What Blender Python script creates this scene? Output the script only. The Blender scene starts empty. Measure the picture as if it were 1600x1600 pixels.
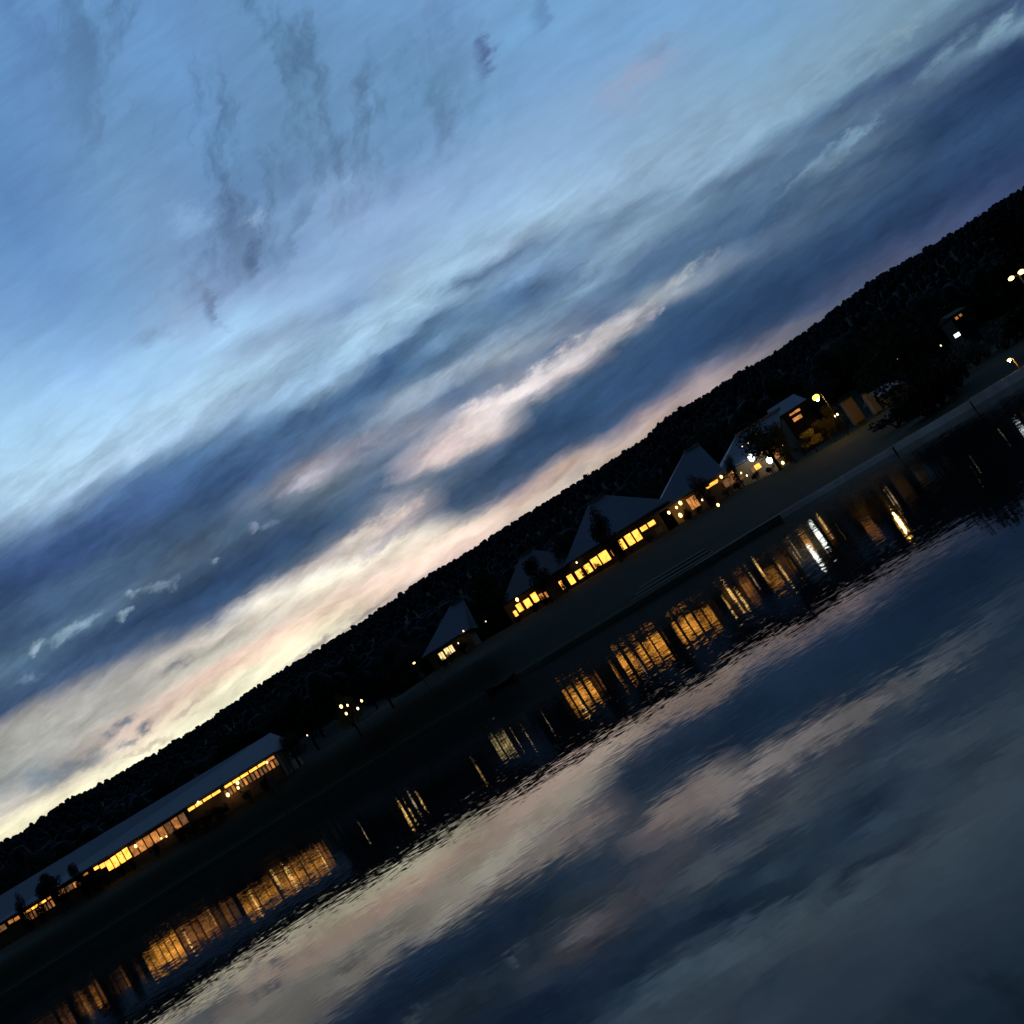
import bpy, bmesh, math, random
from mathutils import Vector, Matrix, noise as mnoise
R = math.radians
random.seed(7)
S = bpy.context.scene
COL = S.collection

# ------------------------------------------------------------------ camera
F, ROLL, VH, H = 1723.0, R(32.0), 190.0, 2.5
PITCH = math.atan(VH / F)
cd = bpy.data.cameras.new('camera'); cam = bpy.data.objects.new('camera', cd); COL.objects.link(cam)
cd.sensor_width = 36; cd.sensor_height = 36; cd.sensor_fit = 'HORIZONTAL'
cd.lens = 36 * F / 1600; cd.clip_start = 0.1; cd.clip_end = 9000
cam.matrix_world = (Matrix.Translation((0, 0, H)) @ Matrix.Rotation(math.pi / 2 + PITCH, 4, 'X')
                    @ Matrix.Rotation(-ROLL, 4, 'Z'))
S.camera = cam
CR, SR = math.cos(ROLL), math.sin(ROLL)
def ray(px, py):
    a, b = px - 800, py - 800
    u, v = a * CR - b * SR, a * SR + b * CR
    fw = F * math.cos(PITCH) + v * math.sin(PITCH); z = F * math.sin(PITCH) - v * math.cos(PITCH)
    return u / fw, z / fw
def P(px, py, D):                      # the world point at depth D behind a photo pixel
    X, Z = ray(px, py); return Vector((X * D, D, H + Z * D))

S.view_settings.view_transform = 'Standard'; S.view_settings.look = 'None'
S.view_settings.gamma = 1; S.view_settings.exposure = 0
S.cycles.max_bounces = 5; S.cycles.diffuse_bounces = 2; S.cycles.glossy_bounces = 3
S.cycles.transparent_max_bounces = 4; S.cycles.use_denoising = True
S.cycles.sample_clamp_indirect = 0; S.cycles.caustics_reflective = True

# ------------------------------------------------------------------ world: dusk sky with banks of cloud
def lin(c):
    o = []
    for x in c[:3]:
        x = max(0, min(255, x)) / 255
        o.append(x / 12.92 if x < .04045 else ((x + .055) / 1.055) ** 2.4)
    return o
def glow(c):                            # bright glow near the set sun is past the film's white
    r = lin(c); m = r[0]
    k = 1 + 0.0 * max(0, (m - .8) / .2)
    return [x * k for x in r]
W = bpy.data.worlds.new('World'); S.world = W; W.use_nodes = True
nt = W.node_tree; nt.nodes.clear()
def N(t, **k):
    n = nt.nodes.new(t)
    for a, b in k.items(): setattr(n, a, b)
    return n
def L(a, b): nt.links.new(a, b)
def math_(op, a, b=None, c=None):
    n = N('ShaderNodeMath', operation=op)
    for i, v in enumerate((a, b, c)):
        if v is None: continue
        if isinstance(v, (int, float)): n.inputs[i].default_value = v
        else: L(v, n.inputs[i])
    return n.outputs[0]
def smooth(v, a, b, c=0.0, d=1.0):
    m = N('ShaderNodeMapRange', interpolation_type='SMOOTHSTEP')
    L(v, m.inputs[0])
    for i, x in zip((1, 2, 3, 4), (a, b, c, d)): m.inputs[i].default_value = x
    return m.outputs[0]
tc = N('ShaderNodeTexCoord'); sp = N('ShaderNodeSeparateXYZ'); L(tc.outputs['Generated'], sp.inputs[0])
dy = math_('MAXIMUM', sp.outputs[1], 0.22)
gx = math_('DIVIDE', sp.outputs[0], dy); gz = math_('DIVIDE', sp.outputs[2], dy)
AT = R(-4.5)
u0 = math_('ADD', math_('MULTIPLY', gx, math.cos(AT)), math_('MULTIPLY', gz, math.sin(AT)))
w0 = math_('SUBTRACT', math_('MULTIPLY', gz, math.cos(AT)), math_('MULTIPLY', gx, math.sin(AT)))
cmb = N('ShaderNodeCombineXYZ'); L(u0, cmb.inputs[0]); L(w0, cmb.inputs[1])
def noise3(vec, rot, scl, detail, rough, seed):
    m0 = N('ShaderNodeMapping'); L(vec, m0.inputs[0]); m0.inputs['Rotation'].default_value = (0, 0, R(rot))
    mp = N('ShaderNodeMapping'); L(m0.outputs[0], mp.inputs[0])
    mp.inputs['Location'].default_value = (seed, seed * .7, seed * .3); mp.inputs['Scale'].default_value = (scl[0], scl[1], 1)
    n = N('ShaderNodeTexNoise', noise_dimensions='3D'); L(mp.outputs[0], n.inputs['Vector'])
    n.inputs['Scale'].default_value = 1; n.inputs['Detail'].default_value = detail; n.inputs['Roughness'].default_value = rough
    return n
def vadd(vec, ncol, amp):
    a = N('ShaderNodeVectorMath', operation='SUBTRACT'); L(ncol, a.inputs[0]); a.inputs[1].default_value = (.5, .5, .5)
    b = N('ShaderNodeVectorMath', operation='MULTIPLY'); L(a.outputs[0], b.inputs[0]); b.inputs[1].default_value = (amp[0], amp[1], 0)
    c = N('ShaderNodeVectorMath', operation='ADD'); L(vec, c.inputs[0]); L(b.outputs[0], c.inputs[1])
    return c.outputs[0]
nA = noise3(cmb.outputs[0], -6, (5, 17), 5, .55, 3.1)
nB = noise3(cmb.outputs[0], -11, (20, 66), 5, .6, 9.4)
PW = vadd(vadd(cmb.outputs[0], nA.outputs['Color'], (.04, .020)), nB.outputs['Color'], (.022, .017))
nC = noise3(cmb.outputs[0], -12, (46, 90), 4, .62, 1.7)
PS = vadd(PW, nC.outputs['Color'], (.022, .018))
s2 = N('ShaderNodeSeparateXYZ'); L(PW, s2.inputs[0]); uu, ww = s2.outputs[0], s2.outputs[1]
WMAX = 0.9
wf = math_('DIVIDE', ww, WMAX)
cols = {
-.6: [(.05,255,250,205),(.085,190,185,172),(.11,150,152,152),(.145,150,152,150),(.165,62,86,120),(.2,85,115,142),(.24,58,86,122),(.30,58,85,128),(.35,80,115,160),(.40,150,195,230),(.5,115,165,215)],
-.5: [(.05,255,250,205),(.07,250,240,205),(.085,190,185,175),(.10,138,146,150),(.12,180,182,175),(.14,172,172,166),(.15,165,163,160),(.165,62,88,122),(.18,72,98,128),(.20,90,120,145),(.22,66,94,126),(.26,56,86,124),(.29,56,85,128),(.32,72,104,146),(.345,130,165,198),(.37,168,208,236),(.42,158,207,243),(.46,135,185,230),(.5,115,165,215)],
-.4: [(.05,255,252,215),(.075,255,250,215),(.082,238,222,196),(.09,225,205,182),(.10,215,190,175),(.12,178,176,168),(.14,165,163,158),(.15,150,150,152),(.16,65,90,122),(.18,53,80,114),(.192,62,90,120),(.20,84,110,134),(.22,62,90,122),(.24,74,101,130),(.26,50,78,120),(.28,54,84,128),(.30,98,128,163),(.31,132,163,193),(.32,155,185,212),(.33,170,205,232),(.35,175,215,242),(.38,170,215,248),(.42,155,205,243),(.46,135,185,230),(.5,115,165,215),(.6,90,143,200),(.85,85,140,200)],
-.3: [(.05,255,252,215),(.08,255,250,215),(.09,255,248,212),(.10,245,215,190),(.11,240,205,185),(.12,205,200,185),(.13,192,188,176),(.138,235,225,212),(.145,170,170,170),(.152,68,92,124),(.16,50,78,112),(.18,45,75,110),(.20,72,94,118),(.212,84,104,125),(.225,67,92,118),(.24,65,92,122),(.26,62,92,132),(.28,62,95,140),(.30,75,110,150),(.31,118,148,178),(.32,165,195,222),(.335,170,208,238),(.35,170,212,245),(.38,165,212,250),(.42,135,185,235),(.46,115,165,215),(.50,100,150,205),(.55,88,140,197),(.60,82,132,188),(.72,85,140,195),(.85,80,140,200)],
-.2: [(.07,255,245,215),(.09,255,248,215),(.10,248,225,195),(.11,240,212,190),(.12,222,206,186),(.13,250,240,215),(.14,255,252,235),(.148,225,215,208),(.155,122,128,142),(.16,85,105,128),(.17,58,86,118),(.18,50,78,112),(.20,70,94,120),(.22,82,102,124),(.232,108,122,142),(.245,72,100,136),(.26,62,95,135),(.28,75,110,145),(.30,105,135,165),(.32,145,175,200),(.335,160,195,222),(.35,160,200,230),(.38,160,205,245),(.42,140,175,215),(.46,115,155,200),(.50,110,152,197),(.55,105,150,195),(.60,98,145,192),(.72,88,138,192),(.85,85,140,200)],
-.1: [(.08,172,166,165),(.09,180,170,165),(.10,245,215,200),(.11,248,222,200),(.12,252,235,215),(.13,250,238,220),(.138,185,178,180),(.15,185,176,178),(.16,172,162,165),(.17,130,136,148),(.18,84,104,130),(.19,74,100,127),(.20,98,114,137),(.21,86,109,133),(.22,122,134,155),(.235,118,132,152),(.25,88,115,145),(.27,72,108,145),(.28,76,111,149),(.29,150,182,210),(.30,155,190,220),(.32,150,188,218),(.35,130,162,195),(.365,134,167,202),(.38,150,190,230),(.40,135,170,215),(.44,108,146,190),(.46,113,154,200),(.50,92,134,180),(.55,95,145,195),(.66,95,150,205),(.85,90,145,200)],
0.0: [(.09,195,180,172),(.105,205,188,175),(.112,225,196,176),(.12,185,164,162),(.13,78,97,127),(.14,54,82,115),(.15,50,80,115),(.16,58,88,120),(.17,95,113,138),(.178,185,177,180),(.185,224,212,208),(.20,215,205,208),(.21,170,168,178),(.22,110,128,155),(.235,92,117,149),(.243,142,161,184),(.25,158,176,194),(.26,102,132,162),(.27,89,122,153),(.28,108,143,173),(.29,86,121,152),(.303,86,120,153),(.312,150,185,212),(.32,165,202,228),(.35,148,182,212),(.38,132,167,207),(.42,135,170,215),(.46,120,160,205),(.50,102,147,192),(.6,92,143,188),(.85,92,147,202)],
0.1: [(.10,205,185,170),(.115,208,186,170),(.125,180,165,167),(.132,120,122,142),(.14,52,82,118),(.16,45,78,115),(.18,54,87,121),(.192,72,100,130),(.20,188,180,185),(.207,208,200,200),(.213,150,155,168),(.22,85,108,140),(.23,128,141,160),(.245,112,132,156),(.26,115,142,168),(.27,98,128,158),(.28,75,110,145),(.29,85,118,152),(.30,115,148,180),(.31,118,150,182),(.32,97,127,162),(.33,148,178,208),(.35,155,195,228),(.38,140,180,220),(.42,125,165,210),(.46,108,152,197),(.50,97,147,192),(.55,95,142,188),(.62,100,155,205),(.85,95,150,205)],
0.2: [(.12,175,158,157),(.135,160,145,148),(.145,110,112,135),(.152,56,80,114),(.16,42,72,108),(.18,45,75,110),(.20,50,82,115),(.21,60,88,118),(.22,148,156,167),(.23,134,147,162),(.24,90,118,145),(.25,75,105,138),(.26,85,112,145),(.28,128,156,180),(.29,133,160,182),(.30,113,143,171),(.31,112,142,170),(.32,140,172,200),(.35,145,182,215),(.38,135,175,215),(.42,128,170,212),(.46,112,157,206),(.50,105,160,208),(.6,105,155,205),(.85,95,150,205)],
0.3: [(.125,105,110,125),(.14,98,103,122),(.15,62,82,115),(.16,42,70,105),(.18,40,70,105),(.20,53,83,116),(.22,85,110,138),(.23,88,113,141),(.24,67,97,130),(.25,84,114,144),(.26,70,100,132),(.28,95,125,152),(.29,85,112,142),(.30,130,160,185),(.32,135,168,195),(.35,130,165,195),(.38,130,170,205),(.42,128,164,202),(.46,110,162,210),(.6,106,158,208),(.85,98,150,205)],
0.4: [(.14,75,85,112),(.155,75,85,115),(.17,48,72,108),(.18,42,70,105),(.20,48,78,112),(.22,65,92,122),(.24,80,105,132),(.25,70,100,130),(.26,108,134,157),(.27,84,114,142),(.28,80,108,138),(.29,95,122,148),(.30,85,115,145),(.31,105,140,168),(.32,130,165,190),(.35,128,165,195),(.38,120,165,200),(.42,110,160,205),(.6,106,158,208),(.85,98,150,205)],
0.5: [(.15,60,75,112),(.165,58,76,112),(.18,45,70,108),(.20,42,72,108),(.22,50,80,115),(.24,40,70,105),(.26,50,78,112),(.27,65,90,122),(.28,80,105,132),(.29,83,107,135),(.30,60,85,122),(.31,66,92,127),(.32,105,140,165),(.35,118,155,180),(.38,120,158,190),(.45,112,156,198),(.85,98,150,205)],
0.6: [(.16,50,68,105),(.20,40,70,105),(.22,45,75,110),(.24,38,68,105),(.26,35,62,100),(.277,45,72,108),(.285,98,128,153),(.292,108,138,160),(.30,80,110,138),(.31,65,92,125),(.32,60,85,120),(.335,85,118,148),(.35,108,148,174),(.38,102,144,168),(.45,105,150,190),(.85,98,150,205)],
-.25: [(.075,255,248,215),(.09,255,250,215),(.10,250,225,195),(.11,240,208,188),(.12,212,202,188),(.13,225,215,198),(.14,250,240,222),(.145,252,245,230),(.152,215,208,200),(.158,90,108,130),(.165,52,80,112),(.18,48,76,110),(.20,65,90,118),(.21,76,99,123),(.22,75,98,122),(.24,62,90,122),(.26,55,88,128),(.28,65,102,142),(.295,75,112,150),(.305,115,148,178),(.32,150,180,208),(.335,168,205,232),(.35,170,210,240),(.38,158,205,248),(.40,150,200,240),(.42,130,175,220),(.46,110,160,208),(.5,105,155,205),(.6,90,140,192),(.85,84,140,200)],
-.15: [(.08,210,192,178),(.09,215,195,180),(.10,250,222,200),(.11,245,215,198),(.12,250,232,212),(.13,255,245,222),(.14,250,240,225),(.147,210,195,190),(.155,215,205,200),(.162,110,120,138),(.17,65,92,120),(.18,60,88,115),(.19,75,98,122),(.20,85,105,125),(.21,100,118,135),(.222,170,170,178),(.235,150,145,155),(.245,95,115,142),(.26,75,105,140),(.28,72,108,145),(.29,110,145,175),(.30,140,172,200),(.32,135,165,192),(.335,150,185,212),(.35,150,185,215),(.365,135,165,200),(.38,160,205,242),(.40,150,195,238),(.42,125,155,200),(.46,110,148,195),(.6,95,143,190),(.85,88,145,200)],
-.05: [(.09,210,188,176),(.105,235,205,188),(.11,245,222,205),(.12,235,215,195),(.125,150,150,158),(.13,95,110,130),(.14,60,85,118),(.15,62,88,118),(.16,88,108,131),(.17,80,100,125),(.175,112,127,146),(.182,205,192,190),(.19,205,185,185),(.20,165,160,168),(.21,120,130,148),(.22,140,145,160),(.23,112,125,145),(.24,150,168,185),(.25,140,155,172),(.26,95,120,145),(.27,70,105,140),(.29,62,100,142),(.295,95,130,165),(.30,150,182,210),(.31,160,195,220),(.335,145,180,210),(.35,120,158,200),(.38,140,178,218),(.42,130,170,215),(.46,115,155,200),(.5,95,138,182),(.85,94,148,203)],
.05: [(.10,200,185,172),(.113,192,180,170),(.12,205,175,160),(.125,215,185,165),(.13,165,155,160),(.135,110,115,135),(.14,55,82,116),(.16,42,74,112),(.17,50,82,116),(.18,62,90,122),(.187,90,112,136),(.195,175,172,178),(.20,218,210,208),(.205,215,208,208),(.21,150,155,168),(.22,120,132,150),(.23,108,124,145),(.24,155,168,180),(.25,140,160,180),(.26,125,150,175),(.27,100,130,158),(.29,90,122,152),(.30,105,138,168),(.31,118,149,177),(.32,85,116,149),(.325,130,165,195),(.335,160,200,230),(.35,150,190,222),(.38,142,180,218),(.42,130,165,210),(.46,100,145,190),(.85,92,147,202)],
.15: [(.11,190,170,160),(.12,185,162,152),(.13,170,150,150),(.137,105,108,130),(.145,52,78,115),(.16,45,78,114),(.18,52,85,120),(.20,60,88,120),(.205,120,135,150),(.21,195,188,190),(.22,170,172,180),(.225,125,135,155),(.23,85,108,140),(.24,90,112,142),(.25,95,120,150),(.26,105,135,162),(.265,130,158,182),(.27,110,140,168),(.28,125,152,178),(.29,105,132,162),(.30,105,135,165),(.31,115,145,172),(.32,110,140,170),(.33,145,178,205),(.35,158,198,230),(.38,142,182,220),(.42,130,170,212),(.46,110,160,205),(.55,103,150,200),(.85,96,150,204)],
}
cur = None
keys = sorted(cols)
for i, k in enumerate(keys):
    rp = N('ShaderNodeValToRGB'); L(wf, rp.inputs[0]); cr = rp.color_ramp; cr.interpolation = 'LINEAR'
    st = cols[k]
    cr.elements[0].position = st[0][0] / WMAX; cr.elements[0].color = (*glow(st[0][1:]), 1)
    cr.elements[1].position = st[-1][0] / WMAX; cr.elements[1].color = (*glow(st[-1][1:]), 1)
    for s_ in st[1:-1]:
        e = cr.elements.new(s_[0] / WMAX); e.color = (*glow(s_[1:]), 1)
    if cur is None: cur = rp.outputs[0]; continue
    mr = N('ShaderNodeMapRange'); L(uu, mr.inputs[0]); mr.inputs[1].default_value = keys[i-1]; mr.inputs[2].default_value = k
    mx = N('ShaderNodeMix', data_type='RGBA'); L(mr.outputs[0], mx.inputs[0]); L(cur, mx.inputs[6]); L(rp.outputs[0], mx.inputs[7])
    cur = mx.outputs[2]
# separate puffs, rifts and wisps: direction on the sky, half sizes, tilt, colour, density
puffs = [
(397,405,12,30,-2,88,120,162,.9),(465,350,12,55,-20,95,128,170,.6),(330,480,11,30,25,100,126,162,.75),(295,430,10,30,28,110,140,178,.5),(352,305,17,32,0,92,126,170,.7),
(445,275,16,50,8,92,130,175,.6),(757,92,13,34,-6,78,108,158,1.0),(692,210,12,34,0,98,134,180,.75),(620,285,14,30,-20,105,140,185,.55),
(240,522,34,15,10,122,156,194,.6),(425,195,70,40,30,88,134,176,.35),(850,15,14,40,-10,82,126,176,.6),(475,330,10,40,-10,92,126,168,.5),(700,30,14,40,-10,85,130,178,.4),(530,200,30,60,-10,92,138,182,.35),(715,310,10,50,-25,125,158,205,.35),
(392,342,24,12,15,150,185,225,.6),(292,345,30,26,0,135,178,222,.5),(530,310,40,40,0,135,165,205,.35),
(1000,115,62,17,36,148,160,192,.6),(1028,72,28,13,30,118,146,182,.65),(985,160,34,22,60,142,165,195,.4),
(742,662,62,20,36,220,208,204,.8),(690,705,42,10,40,215,195,195,.6),(820,603,62,8,38,220,212,212,.75),(918,543,62,8,34,205,200,203,.7),
(985,500,36,11,36,190,188,192,.7),(1062,435,46,8,40,160,168,175,.8),(1342,212,50,9,44,125,156,178,.65),(1270,262,50,6,42,118,145,168,.7),
(487,747,36,7,27,180,178,194,.6),(560,700,50,9,36,155,152,170,.6),(632,800,44,9,40,200,182,178,.7),(580,828,46,12,33,232,220,205,.6),
(600,852,44,10,36,165,158,168,.7),(640,735,40,7,36,150,155,170,.55),(700,585,60,9,32,158,176,195,.6),(600,650,50,8,34,140,160,182,.5),
(46,1020,9,7,40,180,202,215,.55),(112,985,42,6,30,150,175,192,.6),(192,962,10,5,20,170,195,210,.55),(36,1062,14,6,20,135,158,180,.4),
(206,927,6,8,90,150,172,192,.55),(246,920,22,7,25,140,160,180,.6),(332,877,9,5,20,160,178,195,.6),(400,822,9,6,60,150,158,175,.45),(427,818,14,6,20,120,138,160,.6),
(190,1124,15,6,20,112,124,142,.85),(228,1131,15,7,28,98,112,134,.9),(170,1144,12,7,15,125,135,148,.8),(192,1153,14,8,20,118,128,144,.85),
(292,1104,22,5,36,188,162,152,.6),(266,1040,22,6,20,135,138,146,.8),(78,1206,56,13,27,118,132,147,.75),(150,1180,44,8,27,138,146,152,.65),
(215,1166,55,3.5,26,185,170,150,.7),(490,1014,52,5,33,172,162,164,.8),(578,955,48,5,34,172,162,164,.75),(40,1250,50,7,27,170,165,158,.5),
(802,468,34,14,30,80,112,146,.7),(872,440,46,9,32,84,116,150,.55),(1190,352,52,7,42,62,92,126,.7),(1232,286,34,6,42,68,98,130,.65),(1010,545,30,8,30,60,86,118,.3),
(1490,80,60,8,42,115,145,166,.6),(1560,45,40,7,45,125,155,172,.7),(1275,205,40,8,40,88,118,148,.5),(1400,60,50,9,42,150,178,196,.4)]
PU = 1780.0
rag = math_('MULTIPLY', math_('SUBTRACT', nC.outputs[0], .5), 3.4)
for (px, py, rx, ry, an, r, g, b, dens) in puffs:
    X, Z = ray(px, py)
    pu, pw = X * math.cos(AT) + Z * math.sin(AT), Z * math.cos(AT) - X * math.sin(AT)
    ch = N('ShaderNodeVectorMath', operation='MULTIPLY_ADD'); L(cur, ch.inputs[0]); ch.inputs[1].default_value = (1e-7, 1e-7, 1e-7); L(PS, ch.inputs[2])
    mp = N('ShaderNodeMapping', vector_type='TEXTURE'); L(ch.outputs[0], mp.inputs[0])
    mp.inputs['Location'].default_value = (pu, pw, 0); mp.inputs['Rotation'].default_value = (0, 0, R(an - 27.5))
    mp.inputs['Scale'].default_value = (rx / PU, ry / PU, 1)
    ln = N('ShaderNodeVectorMath', operation='LENGTH'); L(mp.outputs[0], ln.inputs[0])
    f = smooth(math_('ADD', ln.outputs['Value'], rag), 0.0, 1.8, dens, 0.0)
    mx = N('ShaderNodeMix', data_type='RGBA'); L(f, mx.inputs[0]); L(cur, mx.inputs[6]); mx.inputs[7].default_value = (*glow((r, g, b)), 1)
    cur = mx.outputs[2]
# mottling, stronger inside the cloud banks than in the open sky
nD = noise3(PW, -9, (12, 42), 6, .62, 5.5)
mott = math_('SUBTRACT', nD.outputs[0], .5)
bank = smooth(ww, .30, .40, 1.0, .30)
nF = noise3(PW, -10, (20, 120), 4, .6, 2.2)
fine = math_('MULTIPLY', math_('SUBTRACT', nF.outputs[0], .5), .55)
mott = math_('ADD', 1.0, math_('MULTIPLY', math_('ADD', math_('MULTIPLY', math_('MULTIPLY', mott, 1.5), smooth(uu, .0, .35, 1.0, .6)), fine), bank))
# thicker banks absorb more: steeper tone above the glow, a little less light in the glow itself
inb = math_('MULTIPLY', smooth(ww, .135, .175), smooth(ww, .35, .29))
gm1 = N('ShaderNodeGamma'); L(cur, gm1.inputs[0]); gm1.inputs[1].default_value = 1.16
gs = N('ShaderNodeVectorMath', operation='SCALE'); L(gm1.outputs[0], gs.inputs[0]); gs.inputs['Scale'].default_value = 1.24
lo = N('ShaderNodeVectorMath', operation='SCALE'); L(cur, lo.inputs[0]); lo.inputs['Scale'].default_value = .98
gx_ = N('ShaderNodeMix', data_type='RGBA'); L(inb, gx_.inputs[0]); L(lo.outputs[0], gx_.inputs[6]); L(gs.outputs[0], gx_.inputs[7]); cur = gx_.outputs[2]
# soft upright wisps high above the banks
nE = noise3(PW, -66, (8, 21), 5, .62, 31.7)
wis = math_('MULTIPLY', smooth(nE.outputs[0], .46, .66), math_('MULTIPLY', smooth(ww, .38, .48), math_('MULTIPLY', smooth(uu, -.27, -.12), smooth(uu, .24, .02))))
mott = math_('MULTIPLY', mott, math_('SUBTRACT', 1.0, math_('MULTIPLY', wis, .34)))
ms = N('ShaderNodeVectorMath', operation='SCALE'); L(cur, ms.inputs[0]); L(mott, ms.inputs['Scale'])
# the sky away from the sunset, behind the lake's near bank and overhead, is already dark
east = smooth(sp.outputs[1], 0.02, .66, .05, 1.0)
me_ = N('ShaderNodeVectorMath', operation='SCALE'); L(ms.outputs[0], me_.inputs[0]); L(east, me_.inputs['Scale'])
hs = N('ShaderNodeHueSaturation'); hs.inputs['Saturation'].default_value = .93; hs.inputs['Value'].default_value = 1.0; L(me_.outputs[0], hs.inputs['Color'])
bg = N('ShaderNodeBackground'); L(hs.outputs[0], bg.inputs[0]); bg.inputs[1].default_value = 1.0
wo = N('ShaderNodeOutputWorld'); L(bg.outputs[0], wo.inputs[0])
W.cycles.sampling_method = 'MANUAL'; W.cycles.sample_map_resolution = 512

# ------------------------------------------------------------------ helpers
def mat(name, col, rough=.8, spec=.3, var=.25, scale=2.0, emis=None, es=0.0, metal=0.0, ev=0.0):
    m = bpy.data.materials.new(name); m.use_nodes = True
    t = m.node_tree; b = t.nodes['Principled BSDF']
    b.inputs['Roughness'].default_value = rough; b.inputs['Specular IOR Level'].default_value = spec
    b.inputs['Metallic'].default_value = metal
    tcx = t.nodes.new('ShaderNodeTexCoord'); nz = t.nodes.new('ShaderNodeTexNoise')
    nz.inputs['Scale'].default_value = scale; nz.inputs['Detail'].default_value = 5
    t.links.new(tcx.outputs['Object'], nz.inputs['Vector'])
    mx = t.nodes.new('ShaderNodeMix'); mx.data_type = 'RGBA'
    mx.inputs[6].default_value = (*[c * (1 - var) for c in col], 1); mx.inputs[7].default_value = (*[min(1, c * (1 + var)) for c in col], 1)
    t.links.new(nz.outputs[0], mx.inputs[0]); t.links.new(mx.outputs[2], b.inputs['Base Color'])
    if emis:
        b.inputs['Emission Color'].default_value = (*emis, 1); b.inputs['Emission Strength'].default_value = es
        if ev:
            n2 = t.nodes.new('ShaderNodeTexNoise'); n2.inputs['Scale'].default_value = 1.9; n2.inputs['Detail'].default_value = 3
            t.links.new(tcx.outputs['Object'], n2.inputs['Vector'])
            mr = t.nodes.new('ShaderNodeMapRange'); mr.inputs[1].default_value = .32; mr.inputs[2].default_value = .66
            mr.inputs[3].default_value = es * (1 - ev); mr.inputs[4].default_value = es * (1 + ev)
            t.links.new(n2.outputs[0], mr.inputs[0]); t.links.new(mr.outputs[0], b.inputs['Emission Strength'])
    return m
M = dict(
 quay=mat('quay_stone', (.58, .60, .62), .9, .2, .35, 1.2),
 wall=mat('painted_wall', (.20, .14, .09)), dark=mat('dark_metal', (.02, .02, .022), .5), timber=mat('dark_timber', (.05, .035, .025)),
 roof=mat('pale_roof', (.09, .13, .20), .6, .3, .12, .6), roof2=mat('slate_roof', (.085, .09, .11), .6, .3, .15, .6),
 cap=mat('roof_cap', (.16, .17, .17), .6), frame=mat('window_frame', (.06, .03, .015)),
 stone=mat('pale_stone', (.10, .10, .095), .9, .2, .35, 1.5), white=mat('white_paint', (.75, .75, .72), .5),
 bark=mat('bark', (.03, .022, .017), .9, .1), leaf=mat('dark_foliage', (.018, .026, .014), .8, .1, .4, .8),
 leaf_lit=mat('lamplit_foliage', (.11, .09, .022), .8, .1, .4, .8), leafc=mat('bluish_foliage', (.026, .036, .036), .8, .1, .4, .8),  # warm leaf tone has golden lamplight put into the colour
 booth=mat('pinkish_panel', (.065, .052, .05), .7), grey=mat('grey_panel', (.10, .11, .12), .7), red=mat('red_hull', (.12, .012, .01), .5),
 pane=mat('lit_pane_bright', (.1, .08, .04), .3, .4, 0, 1, (1.0, .40, .055), 2.4, 0, .3),
 panew=mat('lit_pane_pale', (.1, .08, .04), .3, .4, 0, 1, (1.0, .74, .30), 1.2, 0, .25),
 paned=mat('lit_pane_dim', (.1, .06, .03), .3, .4, 0, 1, (1.0, .36, .09), .42, 0, .45),
 panex=mat('lit_pane_faint', (.06, .04, .03), .3, .4, 0, 1, (1.0, .45, .18), .15, 0, .5),
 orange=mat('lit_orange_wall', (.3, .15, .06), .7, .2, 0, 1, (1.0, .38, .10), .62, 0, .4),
 core=mat('lamp_core', (.8, .7, .5), .3, .3, 0, 1, (1.0, .55, .14), 1700.0),
 step=mat('worn_stone', (.045, .047, .045), .9, .2, .3, 1.5),
 sign=mat('lit_white_panel', (.8, .8, .8), .4, .3, 0, 1, (.85, .95, 1.0), 3.0),
 bulb=mat('warm_bulb', (.8, .7, .5), .3, .3, 0, 1, (1.0, .58, .17), 5.5),
 bulbs=mat('sodium_bulb', (.8, .7, .5), .3, .3, 0, 1, (1.0, .52, .07), 4.0),
 bulbw=mat('white_bulb', (.8, .8, .8), .3, .3, 0, 1, (.92, 1.0, .92), 9.0),
 bulbo=mat('small_bulb', (.8, .6, .4), .3, .3, 0, 1, (1.0, .72, .42), 3.0),
)
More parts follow.
